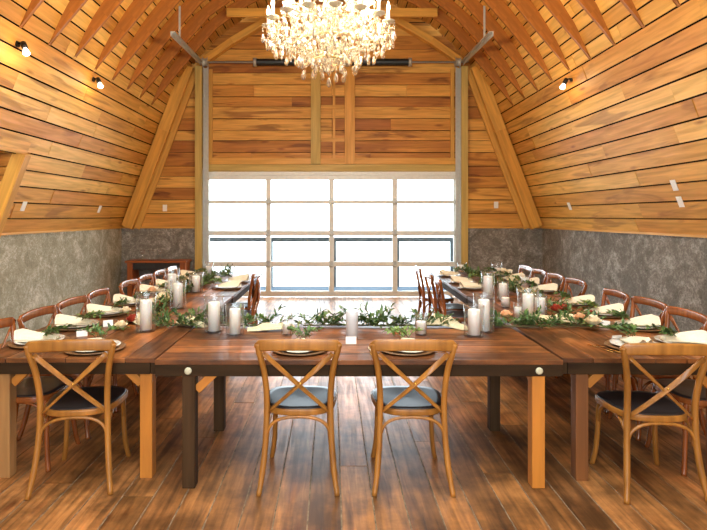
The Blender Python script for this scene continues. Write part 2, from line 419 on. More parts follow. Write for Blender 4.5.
# roof: boards + backing = ceiling
SK = (-1.2, 3.7); SKX = 1.62     # roof light over the near end of the room
mb = MB(); bk = MB()
pr = resample(SH, .19)
for sx in (-1, 1):
    q = [(p.x * sx, p.y) for p in pr]
    for i in range(len(q) - 1): board_run(mb, q[i], q[i + 1], Y0, Y1, gap=.02, lmin=1.1, lmax=2.6, jit=.004, cut=SK if abs(q[i].x if hasattr(q[i], 'x') else q[i][0]) < SKX else None)
    shell(bk, [(p[0] * sx, p[1]) for p in SH[:6]], Y0, Y1, .04); shell(bk, [(p[0] * sx, p[1]) for p in SH[5:]], Y0, SK[0], .04); shell(bk, [(p[0] * sx, p[1]) for p in SH[5:]], SK[1], Y1, .04)
ce = struct(mb, 'ceiling', 'roof_wood'); bk.build('board_backing', 'dark_gap', ce)

# rafters
def interp(pts, n):
    return [V((p.x, 0, p.y)) for p in resample(pts, sum((V(pts[i + 1]) - V(pts[i])).length for i in range(len(pts) - 1)) / n)]
NR = 18; inner = interp(RI, NR); outer = interp(SH, NR)
def rafter_mb(sx, y, th=.045):
    mb = MB(); b0 = 0; Ls = 0
    n = min(len(inner), len(outer))
    for i in range(n):
        a = inner[i].copy(); o = outer[i].copy()
        d = (o - a); o = a + d * .985
        for p in (a, o):
            for t in (-1, 1): mb.v.append(V((p.x * sx, y + t * th / 2, p.z)))
    for i in range(n - 1):
        a = i * 4; b2 = a + 4; l = (inner[i + 1] - inner[i]).length
        h0 = (outer[i] - inner[i]).length; h1 = (outer[i + 1] - inner[i + 1]).length
        for (p, q, r, s_), v0, v1 in (((0, 1, 1, 0), None, None), ((0, 2, 2, 0), 0, 0), ((1, 3, 3, 1), 0, 0), ((2, 3, 3, 2), None, None)):
            if v0 is None: uvs = [(Ls, 0), (Ls, th), (Ls + l, th), (Ls + l, 0)]
            else: uvs = [(Ls, .1), (Ls, .1 + h0), (Ls + l, .1 + h1), (Ls + l, .1)]
            mb.face([a + p, a + q, b2 + r, b2 + s_], uvs)
    mb.face([0, 1, 3, 2]); k = (n - 1) * 4; mb.face([k, k + 2, k + 3, k + 1])
    return mb
ry = [5.62 - .575 * 13 + .575 * k for k in range(13 + 9)]
for y in ry:
    if y < Y0 + .1 or y > 10.0: continue
    for sx in (-1, 1):
        o = struct(rafter_mb(sx, y), 'rafter', 'rafter')
# collar tie
mb = MB(); mb.box((0, 9.36, 5.19), (3.72, .045, .15)); struct(mb, 'collar_tie', 'brace', bevel=.004)

# back wall
DX0, DX1, DZ = -2.52, 2.5, 2.47
def roof_x(z):
    pts = [P0] + SH
    if z <= P0[1]: return WB
    for i in range(len(pts) - 1):
        (xa, za), (xb, zb) = pts[i], pts[i + 1]
        if za <= z <= zb: return xa + (xb - xa) * (z - za) / (zb - za)
    return 0
mb = MB(); z = ZC + .02; k = 0
while z < 6.1:
    h = random.choice([.2, .235, .27]); zt = min(z + h, 6.13)
    xm = roof_x(z)
    spans = [(-xm, -2.62), (2.6, xm)] if z < 2.5 else [(-xm, -2.56), (-2.56, 0), (0, 2.54), (2.54, xm)]
    if xm < 2.6: spans = [(-xm, xm * .2), (xm * .2, xm)]
    for a, b2 in spans:
        if b2 - a < .1: continue
        if z >= 2.5 and random.random() < .3 and b2 - a > 1.8: cuts = [a, a + (b2 - a) * random.uniform(.3, .7), b2]
        else: cuts = [a, b2]
        for c0, c1 in zip(cuts, cuts[1:]):
            yy = random.choice([0, 0, .018, .03])
            mb.box(((c0 + c1) / 2, 10.515 + yy, (z + zt) / 2), (c1 - c0 - .004, .022, zt - z - .012))
    z = zt
bw = struct(mb, 'wall_back', 'back_wood')
mb = MB()
for a, b2, z0, z1 in ((-4.4, -2.6, 0, 6.4), (2.58, 4.4, 0, 6.4), (-2.6, 2.58, 2.55, 6.4)): mb.box(((a + b2) / 2, 10.6, (z0 + z1) / 2), (b2 - a, .05, z1 - z0))
mb.build('board_backing', 'dark_gap', bw)
mb = MB(); mb.box(((-WB - 2.62) / 2, 10.52, ZC / 2), (WB - 2.62, .14, ZC)); mb.box(((WB + 2.6) / 2, 10.52, ZC / 2), (WB - 2.6, .14, ZC))
struct(mb, 'wall_back_concrete', 'concrete2')
mb = MB(); mb.box(((-WB - 2.64) / 2, 10.46, ZC + .012), (WB - 2.64, .06, .03)); mb.box(((WB + 2.62) / 2, 10.46, ZC + .012), (WB - 2.62, .06, .03)); struct(mb, 'trim_5', 'brace')
for sx in (-1, 1):          # slanted timbers on the gable: two boards each, following the roof
    pts = [(4.11, 1.38), (3.4, 3.27), (2.93, 4.52)]
    mb = MB()
    for i in range(2):
        a, b2 = pts[i], pts[i + 1]
        mb.bar((sx * (a[0] - .12), 10.34, a[1]), (sx * (b2[0] - .12), 10.34, b2[1]), .1, .22, (sx * .9, 0, .4))
        mb.bar((sx * (a[0] - .2), 10.46, a[1]), (sx * (b2[0] - .2), 10.46, b2[1]), .05, .26, (sx * .9, 0, .4))
    struct(mb, 'gable_timber', 'brace', bevel=.004)
    pts = [(2.52, 4.6), (1.95, 5.0), (1.28, 5.4), (.6, 5.72)]
    mb = MB()
    for a, b2 in zip(pts, pts[1:]): mb.bar((sx * a[0], 10.38, a[1] + .02), (sx * b2[0], 10.38, b2[1] + .02), .14, .13, (sx * .5, 0, .8))
    struct(mb, 'gable_brace', 'brace', bevel=.004)
for nm, x0, x1, zt in (('left', -2.67, -2.535, 4.52), ('right', 2.52, 2.65, 4.52)):
    mb = MB(); mb.box(((x0 + x1) / 2, 10.39, zt / 2), (x1 - x0, .15, zt)); struct(mb, 'door_post', 'post', bevel=.004)
mb = MB(); mb.box((0, 10.46, 2.545), (5.04, .08, .14)); struct(mb, 'door_header', 'post', bevel=.004)
mb = MB(); mb.box((0, 10.46, 2.68), (5.04, .05, .12)); struct(mb, 'trim_6', 'brace')
for x, w, z1, mt in ((-.32, .19, 4.6, 'post'), (.35, .2, 4.55, 'brace')):
    mb = MB(); mb.box((x, 10.44, (2.62 + z1) / 2), (w, .1, z1 - 2.62)); struct(mb, 'gable_stud', mt, bevel=.004)
mb = MB(); mb.box((.04, 10.48, 3.6), (.05, .06, 1.96)); struct(mb, 'trim_7', 'brace')
for z in (3.1, 3.75): mb = MB(); mb.box((.02, 10.47, z), (.48, .05, .07)); struct(mb, 'trim_8', 'brace')
for i, x in enumerate((-2.40, 2.38)):
    mb = MB(); mb.box((x, 10.49, 3.55), (.07, .04, 1.9)); struct(mb, 'trim_%d' % (9 + i), 'brace')

# front wall behind the camera, with a window
mb = MB()
for a, b2, z0, z1 in ((-4.4, -2.3, 0, 6.4), (2.3, 4.4, 0, 6.4), (-2.3, 2.3, 3.2, 6.4), (-2.3, 2.3, 0, .9)): mb.box(((a + b2) / 2, Y0 - .05, (z0 + z1) / 2), (b2 - a, .1, z1 - z0))
struct(mb, 'wall_front', 'back_wood')
mb = MB()
for x in (-2.28, 0, 2.28): mb.box((x, Y0 - .05, 2.05), (.07, .12, 2.3))
for z in (.92, 3.18): mb.box((0, Y0 - .05, z), (4.6, .12, .07))
struct(mb, 'window_1', 'door_white')

# glazed sectional door
door = bpy.data.objects.new('door_1', None); C.objects.link(door); door.location = (0, 10.47, 0); door['kind'] = 'structure'
rz = [(2.47, 2.31), (1.915, 1.84), (1.31, 1.215), (.70, .60), (.12, .015)]
xs = [-2.47, -1.255, -.01, 1.24, 2.45]
for a, b2 in rz:
    mb = MB(); mb.box(((DX0 + DX1) / 2, 0, (a + b2) / 2), (DX1 - DX0, .05, a - b2)); mb.build('rail', 'door_white', door, bevel=.004)
mb = MB(); mb.box((0, -.03, 2.435), (4.98, .03, .07)); mb.build('top_strut', 'door_white', door, bevel=.004)
for i, x in enumerate(xs):
    mb = MB()
    for (a, b2), (c, d) in zip(rz, rz[1:]): mb.box((x, 0, (b2 + c) / 2), (.1, .046, b2 - c))
    mb.build('stile', 'door_white', door, bevel=.003)
for (a, b2), (c, d) in zip(rz, rz[1:]):
    for x0, x1 in zip(xs, xs[1:]):
        mb = MB(); mb.box(((x0 + x1) / 2, .012, (b2 + c) / 2), (x1 - x0 - .1, .006, b2 - c)); mb.build('pane', 'pane', door)
for a, b2 in rz[1:4]:
    for x in xs:
        mb = MB(); mb.box((x, -.03, (a + b2) / 2), (.06, .012, .13)); mb.tube([(x - .04, -.04, (a + b2) / 2 - .03), (x + .04, -.04, (a + b2) / 2 - .03)], .012); mb.build('hinge', 'steel', door)

# door hardware: vertical + horizontal tracks, spring shaft
for x, sx, w in ((-2.47, -1, 'left'), (2.47, 1, 'right')):
    t = thing('door_track', 'galvanised steel garage door track on the %s post running up and out into the room' % w, 'door track', (x, 10.37, 0), 0, 'garage door tracks')
    mb = MB(); mb.box((-.04 * sx * -1, 0, 2.3), (.012, .07, 4.4)); mb.box((0, .03, 2.3), (.09, .012, 4.4)); mb.box((-.045 * sx, -.03, 2.3), (.03, .012, 4.4)); mb.build('vertical_channel', 'steel', t)
    mb = MB(); a_, b_ = V((sx * .06, -.03, 4.6)), V((sx * -.18, -2.75, 4.25)); mb.bar(a_, b_, .06, .012); mb.bar(a_ + V((sx * .026, 0, -.03)), b_ + V((sx * .026, 0, -.03)), .012, .06); mb.build('horizontal_channel', 'steel', t)
    mb = MB(); mb.bar((sx * -.15, -2.3, 4.31), (sx * -.15, -2.3, 4.8), .03, .006, (0, 1, 0)); mb.build('hanger_strap', 'steel', t)
    mb = MB(); mb.box((sx * .1, .0, 4.62), (.2, .1, .014)); mb.build('bracket', 'steel', t)
    for z in (.6, 1.26, 1.88, 2.5, 3.2, 3.9): MB().box((.03 * sx, .04, z), (.08, .05, .05)).build('wall_clip', 'steel', t)
t = thing('torsion_spring_shaft', 'long steel shaft with two black torsion springs mounted high across the gable', 'garage door spring', (0, 10.34, 4.6))
mb = MB(); mb.tube([(-2.55, 0, 0), (2.55, 0, 0)], .018); mb.build('shaft', 'steel', t)
for x0, x1 in ((-1.5, -.25), (.3, 1.52)):
    mb = MB(); n = int((x1 - x0) / .03)
    mb.tube([(x0 + (x1 - x0) * i / (n * 2), 0, 0) for i in range(n * 2 + 1)], [(.075, .075) if i % 2 else (.062, .062) for i in range(n * 2 + 1)], 12); mb.build('spring', 'black', t)
    for x in (x0, x1):
        mb = MB(); mb.tube([(x - .03, 0, 0), (x + .03, 0, 0)], .085, 14); mb.build('winding_cone', 'steel', t)
for x in (-2.47, 2.45):
    mb = MB(); mb.tube([(x - .05, 0, 0), (x - .045, 0, 0), (x - .04, 0, 0), (x + .04, 0, 0), (x + .045, 0, 0), (x + .05, 0, 0)], [.1, .1, .075, .075, .1, .1], 16); mb.build('cable_drum', 'steel', t)
mb = MB(); mb.box((0, .06, 0), (.12, .1, .16)); mb.build('center_bracket', 'steel', t)

# outdoors
mb = MB(); mb.box((0, 60, -.3), (260, 98, .1)); struct(mb, 'ground', 'field')
mb = MB()
for k in range(13): mb.box((0, 10.72 + k * .135, -.06), (9, .128, .03))
mb.box((0, 11.5, -.16), (9, 1.8, .15)); struct(mb, 'terrace_deck', 'deck')
t = thing('deck_railing', 'grey timber railing with a flat top rail outside the glazed door', 'railing', (0, 12.38, -.05))
mb = MB(); mb.box((-.1, 0, 1.1), (6.0, .14, .1)); mb.build('top_rail', 'railing', t, bevel=.005)
for x in (-3.0, -1.42, 0.06, 1.53, 2.8):
    mb = MB(); mb.box((x, 0, .53), (.08, .08, 1.06)); mb.build('post', 'railing', t)

# outlets
def outlet(px, d, side, lab):
    if side == 'back':
        p = V(((px[0] - CX) * d / F, 10.5 - .004, CAMZ - (px[1] - CY) * d / F)); R = Matrix.Identity(3)
    else:
        sx = -1 if side == 'left' else 1
        p = V((0, 0, 0)); k = abs(px[0] - CX) / F; m_ = (P1[0] - P0[0]) / (P1[1] - P0[1])
        # |x| = P0x + m (z - P0z), z = 1.6 - (py-216) d / F, |x| = k d
        d = (P0[0] + m_ * (CAMZ - P0[1])) / (k + m_ * (px[1] - CY) / F)
        zz = CAMZ - (px[1] - CY) * d / F
        zx = V((sx * (P1[0] - P0[0]), 0, P1[1] - P0[1])).normalized()
        yv = V((0, 1, 0)) * -sx; n = yv.cross(zx)
        xx = V((0, -1, 0)) if sx < 0 else V((0, 1, 0))
        # local x along wall, local y outward-from-room, local z up the slope
        yl = zx.cross(V((0, sx, 0))).normalized()
        if yl.x * sx < 0: yl = -yl
        xl = yl.cross(zx); R = Matrix((xl, yl, zx)).transposed()
        p = V((sx * k * d, d, zz)) - yl * .006
    t = thing('wall_outlet', lab, 'outlet', p, 0, 'white outlet covers on the plank walls')
    t.rotation_euler = R.to_euler()
    mb = MB(); mb.box((0, -.004, 0), (.085, .012, .13)); mb.build('cover_plate', 'outlet', t, bevel=.003)
    for z in (-.03, .03):
        mb = MB(); mb.box((0, -.012, z), (.035, .006, .032)); mb.build('socket', 'outlet', t, bevel=.002)
outlet((23, 206), 6, 'left', 'white outlet cover on left plank wall, next to the slanted dormer jamb')
outlet((99, 209), 6, 'left', 'white outlet cover on left plank wall, near the back corner')
outlet((165, 208), 10.5, 'back', 'white outlet cover on the gable planks left of the glazed door')
outlet((496, 205), 10.5, 'back', 'white outlet cover on the gable planks right of the glazed door')
outlet((570, 206), 6, 'right', 'white outlet cover on right plank wall, near the back corner')
outlet((675, 185), 6, 'right', 'white outlet cover on right plank wall, upper of the two close together')
outlet((681, 201.5), 6, 'right', 'white outlet cover on right plank wall, lower of the two close together')

# wall spotlights
def spot(px, py, sx, lab):
    m_ = (P1[0] - P0[0]) / (P1[1] - P0[1]); k = abs(px - CX) / F
    d = (P0[0] + m_ * (CAMZ - P0[1])) / (k + m_ * (py - CY) / F); z = CAMZ - (py - CY) * d / F
    t = thing('wall_spotlight', lab, 'wall lamp', (sx * k * d, d, z), 0 if sx < 0 else PI, 'small black wall spotlights'); t.scale = (.78,) * 3
    mb = MB(); mb.tube([(-.005, 0, .02), (.02, 0, .02)], .05, 14); mb.build('base_plate', 'black_metal', t)
    mb = MB(); mb.tube([(.0, 0, .02), (.06, 0, .02), (.1, -.01, -.01)], .014, 8); mb.build('arm', 'black_metal', t)
    mb = MB(); mb.tube([(.09, -.01, .03), (.11, -.02, -.02), (.13, -.03, -.06)], [.036, .042, .04], 12); mb.build('socket', 'black_metal', t)
    mb = MB(); mb.tube([(.13, -.03, -.06), (.14, -.035, -.085), (.155, -.042, -.13), (.162, -.045, -.15)], [.025, .035, .05, .03], 12); mb.build('bulb', 'lamp_bulb', t)
    l = bpy.data.lights.new('spotlight_glow', 'POINT'); l.energy = 2.2; l.color = (1, .72, .4); l.shadow_soft_size = .05
    lo = bpy.data.objects.new('spotlight_glow', l); C.objects.link(lo); lo.parent = t; lo.location = (.24, -.05, -.2)
spot(17, 45, -1, 'small black wall spotlight with lit bulb on left plank wall, nearer the camera')
spot(93, 80, -1, 'small black wall spotlight with lit bulb on left plank wall, further from the camera')
spot(572, 80, 1, 'small black wall spotlight with lit bulb on the right plank wall')

# ------------------------------------------------------------------ tables
TZ = .755
def table(label, loc, rz, L, W, legx, legy, legmats, caps=False, group='reclaimed plank tables'):
    """length along local x, front side at local -y"""
    t = thing('plank_table', label, 'table', loc, rz, group)
    mb = MB(); n = 6; w = W / n
    for i in range(n): mb.box((0, -W / 2 + w * (i + .5), TZ - .014), (L + random.uniform(-.006, .002), w - .004, .028))
    mb.build('tabletop', 'table_top', t, bevel=.003)
    ih = .068; za = TZ - .028 - ih / 2
    for s in (-1, 1):
        mb = MB(); mb.box((0, s * (W / 2 - .016), za), (L - .01, .03, ih)); mb.build('apron', 'table_edge', t, bevel=.003)
        mb = MB(); mb.box((s * (L / 2 - .016), 0, za), (.03, W - .066, ih)); mb.build('apron', 'table_edge', t, bevel=.003)
    for (x, y), mt in zip([(legx[0], legy[0]), (legx[1], legy[0]), (legx[0], legy[1]), (legx[1], legy[1])], legmats):
        mb = MB(); mb.box((x, y, (TZ - .03) / 2), (.076, .076, TZ - .03)); mb.build('leg', mt, t, bevel=.005)
        dx = -1 if x > 0 else 1; dy = -1 if y > 0 else 1
        mb = MB(); mb.bar((x, y + dy * .04, .57), (x, y + dy * .17, TZ - .06), .03, .05); mb.build('corner_brace', 'leg_pine', t, bevel=.003)
        if caps and x > 0: continue
        mb = MB(); mb.bar((x + dx * .04, y, .57), (x + dx * .17, y, TZ - .06), .03, .05); mb.build('corner_brace', 'leg_pine', t, bevel=.003)
    if caps:
        for x in (legx[0], legx[1]):
            mb = MB(); mb.tube([(x, -W / 2 + .0, za), (x, -W / 2 - .008, za), (x, -W / 2 - .011, za)], [.021, .021, .012], 14); mb.build('bolt_cap', 'bolt', t)
    return t
TW = 1.04
table('reclaimed plank table running across the front between the two chairs and the garland', (.158, 3.105 + TW / 2, 0), 0, 2.4, TW, (-1.0, 1.055), (-TW / 2 + .042, .35), ['leg_dark', 'leg_pine', 'leg_dark', 'leg_dark'], True)
# left row: local x -> world +y  (rz = 90deg): local -y -> world +x
def side_xy(x, y): return (x, y)
table('reclaimed plank table at front left, with a raw pine leg beside the front left chair', (-1.585, 3.15 + 1.21, 0), PI / 2, 2.42, 1.07, (-1.09, 1.05), (-.45, .42), ['leg_pine', 'leg_dark', 'leg_tan', 'leg_dark'])
table('reclaimed plank table at the back of the left row, toward the wooden console', (-1.585, 5.60 + 1.21, 0), PI / 2, 2.42, 1.07, (-1.08, 1.08), (-.43, .43), ['leg_dark'] * 4)
TH = math.radians(-1.2); RP = V((1.37, 3.15, 0)); RM = Matrix.Rotation(TH, 3, 'Z')
def rt(u, y, z=0): return RP + RM @ V((u - 1.37, y - 3.15, 0)) + V((0, 0, z))
table('reclaimed plank table at front right, with its seam against the front table', rt(1.92, 3.15 + 1.21), PI / 2 + TH, 2.42, 1.1, (-1.12, 1.05), (-.41, .41), ['leg_red', 'leg_dark', 'leg_red', 'leg_dark'])
table('reclaimed plank table at the back of the right row, toward the grey back wall', rt(1.92, 5.60 + 1.21), PI / 2 + TH, 2.42, 1.1, (-1.08, 1.08), (-.43, .43), ['leg_dark'] * 4)

# ------------------------------------------------------------------ chairs
def smooth_path(pts, n=4):
    pts = [V(p) for p in pts]; out = []
    for i in range(len(pts) - 1):
        p0 = pts[max(i - 1, 0)]; p1 = pts[i]; p2 = pts[i + 1]; p3 = pts[min(i + 2, len(pts) - 1)]
        for k in range(n):
            t = k / n
            out.append(.5 * ((2 * p1) + (p2 - p0) * t + (2 * p0 - 5 * p1 + 4 * p2 - p3) * t * t + (3 * p1 - p0 - 3 * p2 + p3) * t ** 3))
    out.append(pts[-1]); return out
def rounded(w, h, r, n=4):
    out = []
    for cx, cy, a0 in ((w - r, h - r, 0), (-w + r, h - r, 90), (-w + r, -h + r, 180), (w - r, -h + r, 270)):
        for i in range(n + 1):
            a = math.radians(a0 + 90 * i / n); out.append((cx + r * math.cos(a), cy + r * math.sin(a)))
    return out
def seat_outline(grow=0, n=40):
    out = []
    for i in range(n):
        a = 2 * PI * i / n; c, s = math.cos(a), math.sin(a); e = .62
        x = abs(c) ** e * (1 if c > 0 else -1); y = abs(s) ** e * (1 if s > 0 else -1)
        yy = y * (.205 + grow); hw = .205 + grow + .022 * y
        out.append((x * hw, yy))
    return out
def make_chair(wood, label, loc, rz, group=None):
    t = thing('cross_back_chair', label, 'chair', loc, rz, group)
    for s in (-1, 1):
        mb = MB(); p = smooth_path([(s * .225, -.285, 0), (s * .207, -.252, .12), (s * .193, -.222, .28), (s * .187, -.21, .44), (s * .187, -.216, .56), (s * .2, -.238, .7), (s * .224, -.262, .81), (s * .237, -.272, .865)])
        mb.tube(p, [.018 if 3 < i < len(p) - 3 else .0155 for i in range(len(p))], 10); mb.build('back_leg', wood, t)
        mb = MB(); p = smooth_path([(s * .165, .165, .45), (s * .176, .178, .34), (s * .18, .182, .2), (s * .19, .192, .08), (s * .205, .205, 0)])
        mb.tube(p, .016, 10); mb.build('front_leg', wood, t)
    # crest rail: a bowed, rounded board
    mb = MB(); n = 18; pts = []; sc = []
    for i in range(n + 1):
        u = -1 + 2 * i / n; pts.append((u * .251, -.262 - .03 * (1 - u * u), .853 + .012 * (1 - u * u)))
        e = min(1, (1 - abs(u)) * 7 + .35); sc.append((min(1, e + .2), e))
    mb.sweep(pts, rounded(.0125, .033, .011), up=(0, 0, 1), scales=sc); mb.build('crest_rail', wood, t)
    for s in (-1, 1):
        mb = MB(); pts = []
        for i in range(13):
            u = i / 12; x = s * (.2 - .375 * u); z = .81 - .352 * u
            y = -.268 + .06 * u - .022 * math.sin(PI * u) * (1 if s > 0 else .35); pts.append((x, y, z))
        mb.sweep(pts, rounded(.005, .0155, .004, 2), up=(0, 1, 0) and (-s * .7, 0, -.7) and None or V((s * .68, 0, .73))); mb.build('cross_slat', wood, t)
    mb = MB(); mb.ball((.012, -.262, .634), .009, 8); mb.build('rivet', 'brass', t)
    # seat frame and panel
    o = seat_outline(0)
    mb = MB(); mb.sweep([(x, y - .005, .452) for x, y in o], rounded(.016, .018, .007), up=(0, 0, 1), closed=True); mb.build('seat_frame', wood, t)
    mb = MB(); prof = [(1.03, .468), (1.0, .476), (.85, .475), (.5, .470), (0.001, .468)]; b0 = 0; n = len(o)
    for k, (sc_, z) in enumerate(prof):
        for x, y in o: mb.v.append(V((x * sc_, y * sc_ - .005, z)))
    for x, y in o: mb.v.append(V((x * .98, y * .98 - .005, .445)))
    for k in range(len(prof) - 1):
        for i in range(n): j = (i + 1) % n; mb.face([k * n + i, k * n + j, (k + 1) * n + j, (k + 1) * n + i], None, True)
    kk = len(prof) * n; mb.face([kk + i for i in range(n)][::-1]); 
    for i in range(n): j = (i + 1) % n; mb.face([kk + i, kk + j, j, i], None, True)
    mb.build('seat', 'seat_dark', t)
    # bent hoops under the seat
    def hoop(a, b2, zt):
        a = V(a); b2 = V(b2); p = []
        for i in range(15):
            u = i / 14; an = PI * u; q = a.lerp(b2, .5 - .5 * math.copysign(abs(math.cos(an)) ** .75, math.cos(an)))
            q.z = a.z + (zt - a.z) * math.sin(an) ** .7; p.append(q)
        mb = MB(); mb.tube(p, .0095, 8); mb.build('hoop_stretcher', wood, t)
    hoop((-.186, -.219, .285), (.186, -.219, .285), .427)
    hoop((-.176, .18, .285), (.176, .18, .285), .427)
    hoop((-.186, -.2, .29), (-.176, .165, .29), .427); hoop((.186, -.2, .29), (.176, .165, .29), .427)
    return t
GF = 'cross-back chairs in the foreground'
chB = make_chair('chair_honey', 'honey cross-back chair facing the front table, left of the middle pair', (-.195, 3.315, 0), 0, GF)
dup(chB, (.472, 3.31, 0), math.radians(-1), 'honey cross-back chair facing the front table, right of the middle pair')
dup(chB, (-1.53, 3.3, 0), math.radians(7), 'honey cross-back chair at the near end of the left table, at the left picture edge')
dup(chB, (1.875, 3.215, 0), math.radians(-3), 'honey cross-back chair at the near end of the right table, at the right picture edge')
ordn = ['first', 'second', 'third', 'fourth', 'fifth', 'sixth', 'seventh', 'eighth']
LY = [3.49, 4.01, 4.53, 5.05, 5.80, 6.32, 6.84, 7.36]; RY = [3.48, 4.0, 4.52, 5.04, 5.94, 6.46, 6.98, 7.5]
seats = []    # (x, y, rot, phrase, table height)
src = None
for i, y in enumerate(LY):
    lab = 'chestnut cross-back chair on the outer side of the left tables, %s from the camera' % ordn[i]
    loc = (-1.955 - (.03 if i == 0 else 0), y + (.03 if i == 0 else 0), 0); r = -PI / 2 + random.uniform(-.05, .05)
    if src is None: src = make_chair('chair_red', lab, loc, r, 'cross-back chairs along the concrete walls')
    else: dup(src, loc, r, lab)
    seats.append((-1.94, y + (.03 if i < 4 else 0), -PI / 2, '%s place from the camera in the left outer row' % ordn[i]))
for i, y in enumerate(RY):
    dup(src, rt(2.385 + random.uniform(-.015, .015), y), PI / 2 + TH + random.uniform(-.05, .05), 'chestnut cross-back chair on the outer side of the right tables, %s from the camera' % ordn[i])
    p = rt(2.29, y + (.03 if i < 4 else 0)); seats.append((p.x, p.y, PI / 2 + TH, '%s place from the camera in the right outer row' % ordn[i]))
for i, (x, y, a) in enumerate(((-1.115, 6.14, 4), (-1.225, 6.72, -3))):
    dup(src, (x, y, 0), PI / 2 + math.radians(a), 'chestnut cross-back chair on the inner side of the left tables, %s' % ('nearer of two', 'further of two')[i], 'cross-back chairs inside the table rows')
    seats.append((-1.22, y + .05, PI / 2, '%s place on the inner side of the left tables' % ('nearer', 'further')[i]))
for i, (x, y, a) in enumerate(((1.49, 6.1, -3), (1.47, 6.62, 2), (1.47, 7.4, 0))):
    dup(src, (x, y, 0), -PI / 2 + TH + math.radians(a), 'chestnut cross-back chair on the inner side of the right tables, %s' % ('nearest of three', 'middle of three', 'furthest of three')[i], 'cross-back chairs inside the table rows')
    p = rt(1.58, y + .05); seats.append((p.x, p.y, -PI / 2 + TH, '%s place on the inner side of the right tables' % ('nearest', 'middle', 'furthest')[i]))
seats += [(-.2, 3.345, 0, 'front table place of the left middle chair'), (.47, 3.345, 0, 'front table place of the right middle chair'),
          (-1.5, 3.36, 0, 'near end place of the left table'), (1.95, 3.4, 0, 'near end place of the right table')]

# ------------------------------------------------------------------ place settings
def charger_mb():
    return MB().lathe([(.001, .0), (.12, .0), (.17, .008), (.182, .012), (.181, .015), (.12, .006), (.001, .006)], 36)
def plate_mb():
    return MB().lathe([(.001, .0), (.09, .0), (.115, .008), (.15, .02), (.151, .0235), (.115, .013), (.095, .004), (.001, .004)], 36)
def napkin_mb(seed):
    """linen gathered at the middle: a broad pleated fan toward the diner, narrow toward the table"""
    rnd = random.Random(seed); mb = MB(); nu, nv = 18, 24; ph = rnd.random() * 6
    for k in (0, 1):
        for i in range(nu + 1):
            u = i / nu; y = -.16 + .27 * u
            hw = .074 - .03 * u ** .8
            top = .012 + .05 * (1 - u) ** .9 * min(1, .7 + u * 3)
            for j in range(nv + 1):
                v = j / nv * 2 - 1
                z = .022 + top * (1 - abs(v) ** 2.4) + .012 * math.sin(v * 9 + ph) * (1 - .5 * u) * (1 - abs(v))
                if k: z = .012
                mb.v.append(V((v * hw + .01 * math.sin(u * 5 + ph), y + .03 * (1 - u) * abs(v) ** 2, z)))
    W = nv + 1; o = (nu + 1) * W
    for i in range(nu):
        for j in range(nv):
            a = i * W + j; q = [a, a + 1, a + W + 1, a + W]
            mb.face(q, None, True); mb.face([x + o for x in reversed(q)], None, True)
    for i in range(nu):
        for j in (0, nv): a = i * W + j; mb.face([a, a + W, a + W + o, a + o], None, True)
    for j in range(nv):
        for i in (0, nu): a = i * W + j; mb.face([a, a + 1, a + 1 + o, a + o], None, True)
    return mb
def sprig_mbs(seed):
    rnd = random.Random(seed); st = MB(); lf = MB()
    for k in range(6):
        a = PI / 2 + rnd.uniform(-1.1, 1.1); L = rnd.uniform(.09, .15); p = []
        for i in range(6):
            u = i / 5; p.append(V((math.cos(a) * L * u + .01 * (k - 1.5), .0 + math.sin(a) * L * u, .05 + .045 * math.sin(u * 2.2))))
        st.tube(p, .002, 5)
        for q in p[1:]:
            for s in range(3):
                d = V((math.cos(a) + rnd.uniform(-1, 1), math.sin(a) + rnd.uniform(-1, 1), rnd.uniform(-.2, .9)))
                lf.leaf(q, d, (rnd.uniform(-.4, .4), rnd.uniform(-.4, .4), 1), rnd.uniform(.03, .05), rnd.uniform(.014, .023))
    return st, lf
protos = {}
def instance(key, maker, label, loc, rz):
    if key in protos: return dup(protos[key], loc, rz, label)
    o = maker(); o.location = loc; o.rotation_euler = (0, 0, rz); o['label'] = label; protos[key] = o; return o
def mk_charger():
    t = thing('charger_plate', '', 'charger plate', group='brown charger plates at the places'); charger_mb().build('charger_plate_disc', 'charger', t); return t
def mk_single(name, mb, mat, cat, group): 
    o = mb.build(name, mat); tag(o, '', cat, group); return o
def mk_sprig(s):
    st, lf = sprig_mbs(s); t = thing('leaf_sprig', '', 'sprig', group='green sprigs on the napkins')
    lf.build('leaves', 'leaf_bright' if s % 2 else 'leaf', t); st.build('stems', 'stem', t); return t
def mk_card():
    mb = MB(); 
    for s in (-1, 1): mb.bar((0, 0, .045), (0, s * .014, .0), .07, .0015, (0, 1, 0) if True else None)
    return mk_single('place_card', mb, 'card', 'place card', 'small white place cards')
for i, (x, y, r, ph) in enumerate(seats):
    z = TZ
    instance('charger', lambda: mk_single('charger_plate', charger_mb(), 'charger', 'charger plate', 'brown charger plates'), 'round brown charger plate at the ' + ph, (x, y, z), r)
    instance('plate', lambda: mk_single('dinner_plate', plate_mb(), 'plate', 'plate', 'white dinner plates'), 'white dinner plate at the ' + ph, (x, y, z + .0062), r)
    k = i % 3
    instance('napkin%d' % k, lambda: mk_single('napkin', napkin_mb(k), 'napkin', 'napkin', 'cream linen napkins'), 'cream pleated linen napkin at the ' + ph, (x, y, z + .0125), r + random.uniform(-.2, .2))
    instance('sprig%d' % k, lambda: mk_sprig(k), 'green leaf sprig at the ' + ph, (x + math.sin(-r) * .05, y + math.cos(r) * .05, z + .006), r + random.uniform(-.4, .4))
def card_at(px, py, rz, lab):
    p = at(px, py, TZ); instance('card', mk_card, lab, (p.x, p.y, TZ), rz)
card_at(351, 343.5, .0, 'small white place card before the middle candle of the front table')
card_at(108, 326, .5, 'small white place card beside the flowers on the left table')
card_at(82, 336, .4, 'small white place card near the front left chair rail')
card_at(605, 326.5, -.7, 'small white place card beside the flowers on the right table')
card_at(617, 342, .2, 'small white place card near the front right chair rail')
